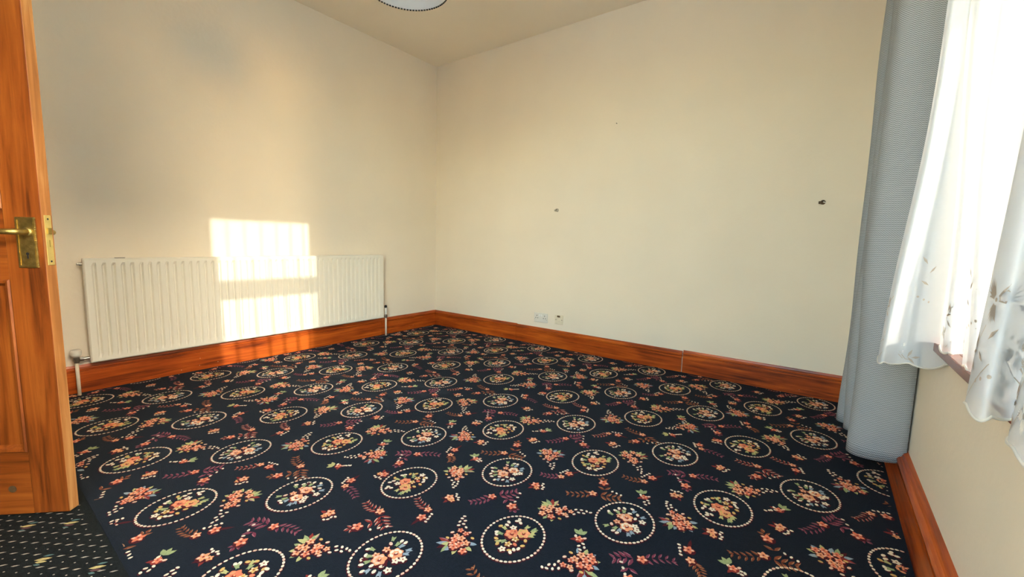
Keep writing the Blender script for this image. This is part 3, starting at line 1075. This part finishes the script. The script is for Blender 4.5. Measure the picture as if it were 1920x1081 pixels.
M_chip = mat('chipped_plaster', (0.42, 0.37, 0.28), 0.8, var=0.3, vscale=120)


def stub(x, z, flip, label):
    e = empty('cable_stub', (x, yb, z))
    tag(e, label, 'cable', 'capped wall light cables')
    MB().lathe((0, 0, 0), [(.015, 0.001), (.013, -.003), (.006, -.0045)], 'Y', 14).build('plaster_collar', M_brown if flip else M_chip, e)
    MB().tube([(0, .004, 0), (.004, -.010, .001), (.012, -.020, -.004)], .0032, 8).build('cable', M_white, e, smooth=True)
    MB().box((-.022, -.016, -.010), (-.004, -.002, .006)).build('terminal', M_brown if flip else M_chip, e, bevel=.002)
    MB().tube([(-.006, -.012, .004), (-.002, -.02, .010), (.006, -.022, .006)], .0018, 6).build('wire', M_dark, e, smooth=True)
    return e


stub(1.520, 1.236, False, 'pale cable stub with terminal poking from the middle of the cream wall')
stub(3.430, 1.240, True, 'dark cable stub with terminal on the wall nearest the grey curtain')
b = MB().lathe((2.045, yb + .004, 1.905), [(.0016, 0), (.0016, -.018), (.0036, -.019), (.0034, -.0205)], 'Y', 8)
tag(b.build('nail', M_dark), 'tiny dark nail high in the cream wall', 'nail')

# ---------------------------------------------------------------- pendant lamp
LX, LY, LZB, LR = 1.886, -1.966, 2.05, 0.186
lamp = empty('pendant_lamp', (LX, LY, H))
tag(lamp, 'white pendant lampshade with dark stitched rim hanging from the ceiling', 'lamp')
M_shade = cloth_mat('white_shade_fabric', (0.86, 0.85, 0.82), 0.0, 0.35)
zb = LZB - H
MB().lathe((0, 0, 0), [(.045, 0), (.045, -.012), (.030, -.030), (.006, -.034)], 'Z', 24).build('ceiling_rose', M_white, lamp, smooth=True)
MB().tube([(0, 0, -.03), (0, 0, zb + .20)], .0035, 8).build('cord', M_white, lamp)
MB().lathe((0, 0, zb + .13), [(.012, .075), (.018, .06), (.018, .0), (.0, 0)], 'Z', 16).build('lamp_holder', M_white, lamp, smooth=True)
MB().lathe((0, 0, zb + .13), [(.012, 0), (.014, -.018), (.030, -.055), (.030, -.075), (.018, -.098), (.0, -.105)], 'Z', 18).build('bulb', M_white, lamp, smooth=True)
b = MB()
ns = 64
rings = []
for rr, zz in ((LR, 0), (LR * .985, .05), (LR * .93, .12), (LR * .84, .19), (LR * .72, .25), (LR * .712, .25), (LR * .832, .189), (LR * .922, .119), (LR * .977, .05), (LR * .992, 0)):
    rings.append([(rr * math.cos(2 * PI * k / ns), rr * math.sin(2 * PI * k / ns), zb + zz) for k in range(ns)])
rings.append(rings[0])
b.ring_loft(rings, True, False)
b.build('shade', M_shade, lamp, smooth=True)
b = MB()
for k in range(84):
    t0, t1 = 2 * PI * k / 84, 2 * PI * (k + .62) / 84
    pts = []
    for t in (t0, (t0 + t1) / 2, t1):
        pts.append((LR * .996 * math.cos(t), LR * .996 * math.sin(t), zb - .0005))
    b.tube(pts, .0032, 6)
b.build('stitched_rim', M_dark, lamp)
b = MB()
for k in range(3):
    t = 2 * PI * k / 3 + .4
    b.tube([(.017 * math.cos(t), .017 * math.sin(t), zb + .19), (LR * .71 * math.cos(t), LR * .71 * math.sin(t), zb + .248)], .0018, 6)
b.build('shade_spider', M_white, lamp)

# ---------------------------------------------------------------- grey curtain
cz0, cz1 = 0.125, 2.432
path = [(3.790, -1.075), (3.760, -1.10), (3.700, -1.112), (3.640, -1.105), (3.612, -1.075), (3.614, -1.035), (3.640, -1.005), (3.700, -.985), (3.745, -.965),
        (3.755, -.940), (3.735, -.915), (3.680, -.900), (3.625, -.885), (3.606, -.860), (3.612, -.825), (3.660, -.805), (3.715, -.790), (3.735, -.765),
        (3.715, -.740), (3.650, -.725), (3.602, -.705), (3.594, -.675), (3.605, -.645), (3.660, -.63), (3.74, -.625)]


def catmull(P, n):
    out = []
    for i in range(len(P) - 1):
        p0, p1, p2, p3 = P[max(i - 1, 0)], P[i], P[i + 1], P[min(i + 2, len(P) - 1)]
        for k in range(n):
            t = k / n
            out.append(tuple(.5 * (2 * p1[d] + (p2[d] - p0[d]) * t + (2 * p0[d] - 5 * p1[d] + 4 * p2[d] - p3[d]) * t * t + (3 * p1[d] - p0[d] - 3 * p2[d] + p3[d]) * t ** 3) for d in (0, 1)))
    out.append(P[-1])
    return out


cp = catmull(path, 5)
acc = [0.0]
for i in range(1, len(cp)):
    acc.append(acc[-1] + math.hypot(cp[i][0] - cp[i - 1][0], cp[i][1] - cp[i - 1][1]))
curt = empty('grey_curtain', (3.7, -.87, 0))
tag(curt, 'grey woven curtain gathered open beside the window', 'curtain')
NZ = 60
b = MB()
uvs = []
for j in range(NZ + 1):
    t = j / NZ
    z = cz0 + (cz1 - cz0) * t
    for i, (x, y) in enumerate(cp):
        s = acc[i]
        wob = .006 * math.sin(3.1 * z + 5 * s) + .004 * math.sin(7.3 * z - 9 * s)
        tight = 1 - .10 * max(0, t - .55) / .45
        xx = 3.70 + (x - 3.70) * tight + wob * (1 - t * .5)
        xx = min(xx, 3.792)
        yy = -.87 + (y + .87) * (1 - .07 * t) + wob * .8
        zz = z - (0.012 * math.sin(9 * s) * (1 - t) if j == 0 else 0)
        b.v.append((xx - 3.7, yy + .87, zz))
        uvs.append((s, z))
nn = len(cp)
for j in range(NZ):
    for i in range(nn - 1):
        a = j * nn + i
        b.f.append((a, a + 1, a + 1 + nn, a + nn))
        b.m.append(0)
o = b.build('fabric', M_curt, curt, smooth=True, recalc=False)
uvl = o.data.uv_layers.new(name='UVMap')
for lp in o.data.loops:
    uvl.data[lp.index].uv = uvs[lp.vertex_index]
sm = o.modifiers.new('thickness', 'SOLIDIFY')
sm.thickness = .003
for k in range(7):
    y = -.64 - k * .070 + .87
    MB().tube([(.0 + .018 * math.cos(a), y, 2.452 + .018 * math.sin(a)) for a in [2 * PI * q / 12 for q in range(13)]], .0022, 6).build('curtain_ring', M_chrome, curt)
rail = empty('curtain_pole', (3.70, -1.73, 2.452))
tag(rail, 'dark metal curtain pole above the window', 'curtain pole')
MB().tube([(0, -.85, 0), (0, 1.28, 0)], .0125, 12).build('pole', M_chrome, rail, smooth=True)
for yy in (-.85, 1.28):
    s = 1 if yy > 0 else -1
    MB().lathe((0, yy, 0), [(.0126, 0), (.022, s * .012), (.028, s * .030), (.020, s * .048), (.0, s * .055)], 'Y', 14).build('finial', M_chrome, rail, smooth=True)
for yy in (-.72, 1.2):
    MB().tube([(0, yy, 0), (.10, yy, -.02)], .008, 8).build('wall_bracket', M_chrome, rail)

# ---------------------------------------------------------------- net curtain
NY0, NY1 = -1.20, -2.56
NTOP = 2.37


def sstep(a, b_, x):
    t = max(0.0, min(1.0, (x - a) / (b_ - a)))
    return t * t * (3 - 2 * t)


def net_hem(y):
    return 0.575 + .095 * sstep(-1.40, -1.50, y) + .012 * sstep(-2.08, -2.20, y)


FOLDS = 6.4


def net_pos(s, t):
    """s 0..1 along the rod, t 0..1 from hem to rod -> world point"""
    y = NY0 + (NY1 - NY0) * s
    zh = net_hem(y)
    z = zh + (NTOP - zh) * t
    d = 1 - t
    ph = 2 * PI * FOLDS * (s + .012 * math.sin(7 * s)) + .5 * math.sin(2.2 * z)
    amp = .022 + .016 * d
    x = 3.752 + amp * math.sin(ph)
    y += .044 * math.sin(2 * ph + .6) * (.55 + .45 * d)
    far = 1 - sstep(-1.36, -1.50, NY0 + (NY1 - NY0) * s)
    near = sstep(-2.05, -2.20, NY0 + (NY1 - NY0) * s)
    mid = 1 - max(far, near)
    x += (-.060 * far - .012 * near + .055 * mid) * d ** 1.6
    x += .006 * math.sin(5 * z + 11 * s)
    return (x, y, z)


net = empty('net_curtain', (3.75, -1.88, 0.6))
tag(net, 'white embroidered net curtain with scalloped hem across the window', 'net curtain')
off = Vector((3.75, -1.88, 0.6))
NS, NT = 420, 46
b = MB()
for j in range(NT + 1):
    t = j / NT
    t = t ** 1.25
    for i in range(NS + 1):
        p = net_pos(i / NS, t)
        dz = 0
        if j < 3:
            dz = .010 * abs(math.sin(PI * 34 * i / NS)) * (1 - j / 3) * -1 + .0
        b.v.append((p[0] - off.x, p[1] - off.y, p[2] - off.z + dz))
for j in range(NT):
    for i in range(NS):
        a = j * (NS + 1) + i
        b.f.append((a, a + 1, a + NS + 2, a + NS + 1))
        b.m.append(0)
b.build('voile', M_net, net, smooth=True, recalc=False)
# scalloped hem thread
b = MB()
pts = []
for i in range(NS + 1):
    p = net_pos(i / NS, 0)
    pts.append((p[0] - off.x, p[1] - off.y, p[2] - off.z - .010 * abs(math.sin(PI * 34 * i / NS))))
b.tube(pts, .0028, 5)
b.build('scalloped_hem', M_hem, net, smooth=True)
# embroidery: figures laid on the voile, given as (u metres along cloth, v metres above hem)
ARC = [0.0]                                   # true cloth length along the gathers
NARC = 1600
for i in range(1, NARC + 1):
    pa_, pb_ = net_pos((i - 1) / NARC, .1), net_pos(i / NARC, .1)
    ARC.append(ARC[-1] + math.hypot(pb_[0] - pa_[0], pb_[1] - pa_[1]))
LEN = ARC[-1]


def u_of(s):
    return ARC[int(round(s * NARC))]


def s_of(u):
    import bisect
    k = min(max(bisect.bisect_left(ARC, u), 1), NARC)
    a_, b_ = ARC[k - 1], ARC[k]
    return (k - 1 + (u - a_) / max(b_ - a_, 1e-9)) / NARC


EB = MB()


def emb(poly, mi, lift=.0012):
    P = []
    for (u, v) in poly:
        s = min(max(s_of(min(max(u, 0), LEN)), 0), 1)
        y = NY0 + (NY1 - NY0) * s
        t = v / (NTOP - net_hem(y))
        p = Vector(net_pos(s, t))
        P.append(p)
    # lift towards the room (and a twin towards the window is not needed: thread shows through)
    for sgn in (-1,):
        EB.poly([(p.x - off.x + sgn * lift, p.y - off.y, p.z - off.z) for p in P], mi)


def emb_flower(u, v, r, rot, dark):
    pet = [(0.0, 1.0), (2.2, .95), (4.1, .8)] if dark else [(0.2, .9), (1.75, .9), (3.4, .9), (4.9, .9)]
    for a0, rr in pet:
        n = 7
        for k in range(n):
            q = (k - (n - 1) / 2) / ((n - 1) / 2)
            a = rot + a0 + q * .52
            L1 = r * rr * (1.0 - .32 * q * q)
            w_ = .0022
            pa = a + PI / 2
            p0 = (u + math.cos(a) * r * .16, v + math.sin(a) * r * .16)
            am = a - q * .10
            p1 = (u + math.cos(am) * L1 * .6, v + math.sin(am) * L1 * .6)
            p2 = (u + math.cos(a) * L1, v + math.sin(a) * L1)
            c, s_ = math.cos(pa) * w_, math.sin(pa) * w_
            emb([(p0[0] - c * .4, p0[1] - s_ * .4), (p1[0] - c, p1[1] - s_), p2, (p1[0] + c, p1[1] + s_), (p0[0] + c * .4, p0[1] + s_ * .4)], 1 if dark else 0)
    emb([(u + .004 * math.cos(x), v + .004 * math.sin(x)) for x in [2 * PI * k / 7 for k in range(7)]], 1)


def emb_line(P, w_, mi):
    for i in range(len(P) - 1):
        (a, b1), (c, d) = P[i], P[i + 1]
        l = math.hypot(c - a, d - b1) or 1e-6
        nx, ny = -(d - b1) / l * w_, (c - a) / l * w_
        emb([(a - nx, b1 - ny), (c - nx, d - ny), (c + nx, d + ny), (a + nx, b1 + ny)], mi)


def emb_leaf(u, v, a, ln, mi):
    c, s_ = math.cos(a), math.sin(a)
    emb([(u, v), (u + c * ln * .5 - s_ * ln * .14, v + s_ * ln * .5 + c * ln * .14), (u + c * ln, v + s_ * ln), (u + c * ln * .5 + s_ * ln * .14, v + s_ * ln * .5 - c * ln * .14)], mi)


HERO = [(.745, .192, .056, .35, True), (.778, .105, .050, 1.0, True), (.285, .200, .044, .4, True), (.127, .285, .044, .5, False), (.124, .105, .036, .2, False),
        (.885, .150, .050, .8, True), (.60, .16, .046, .6, True), (.45, .17, .046, .1, True), (.95, .22, .046, .3, True), (.02, .20, .044, 1.2, False)]
for sv, v, r, rot, dk in HERO:
    u = u_of(sv)
    emb_flower(u, v, r, rot, dk)
    g = -1 if int(sv * 1000) % 2 else 1
    emb_line([(u + g * (.02 + .012 * q), max(.012, v - .045 - .016 * q)) for q in range(5)], .0011, 1)
    emb_line([(u + g * (.05 - .016 * q), .012 + .018 * q) for q in range(6)], .0010, 1)
    for q in range(4):
        uu, vv = u + g * (-.085 + .018 * q), max(.05, v - .075) + .008 * q
        emb([(uu + .0038 * math.cos(x), vv + .0038 * math.sin(x)) for x in [2 * PI * e_ / 7 for e_ in range(7)]], 1)
    for q, (du, dv, a) in enumerate(((.07, -.10, .2), (.06, -.09, 1.2), (.045, -.095, 1.7), (.06, -.112, -.7), (-.07, .02, .8), (-.06, .05, 2.2), (-.075, -.02, 2.6))):
        emb_leaf(u + g * du, max(.02, v + dv), a, .030, 1)
u = .06
while u < LEN - .05:
    emb_flower(u, .050, .030, u * 9, False)
    u += .17
EB.build('embroidery', [M_emb, M_emb2], net, recalc=False)
nr = empty('net_rod', (3.752, -1.88, NTOP + .010))
tag(nr, 'thin white rod carrying the net curtain', 'curtain rod')
MB().tube([(0, -.70, .004), (0, .72, .004)], .006, 8).build('rod', M_white, nr, smooth=True)
for yy in (-.70, .72):
    MB().tube([(0, yy, .004), (.047, yy, .004)], .005, 8).build('rod_hook', M_white, nr)
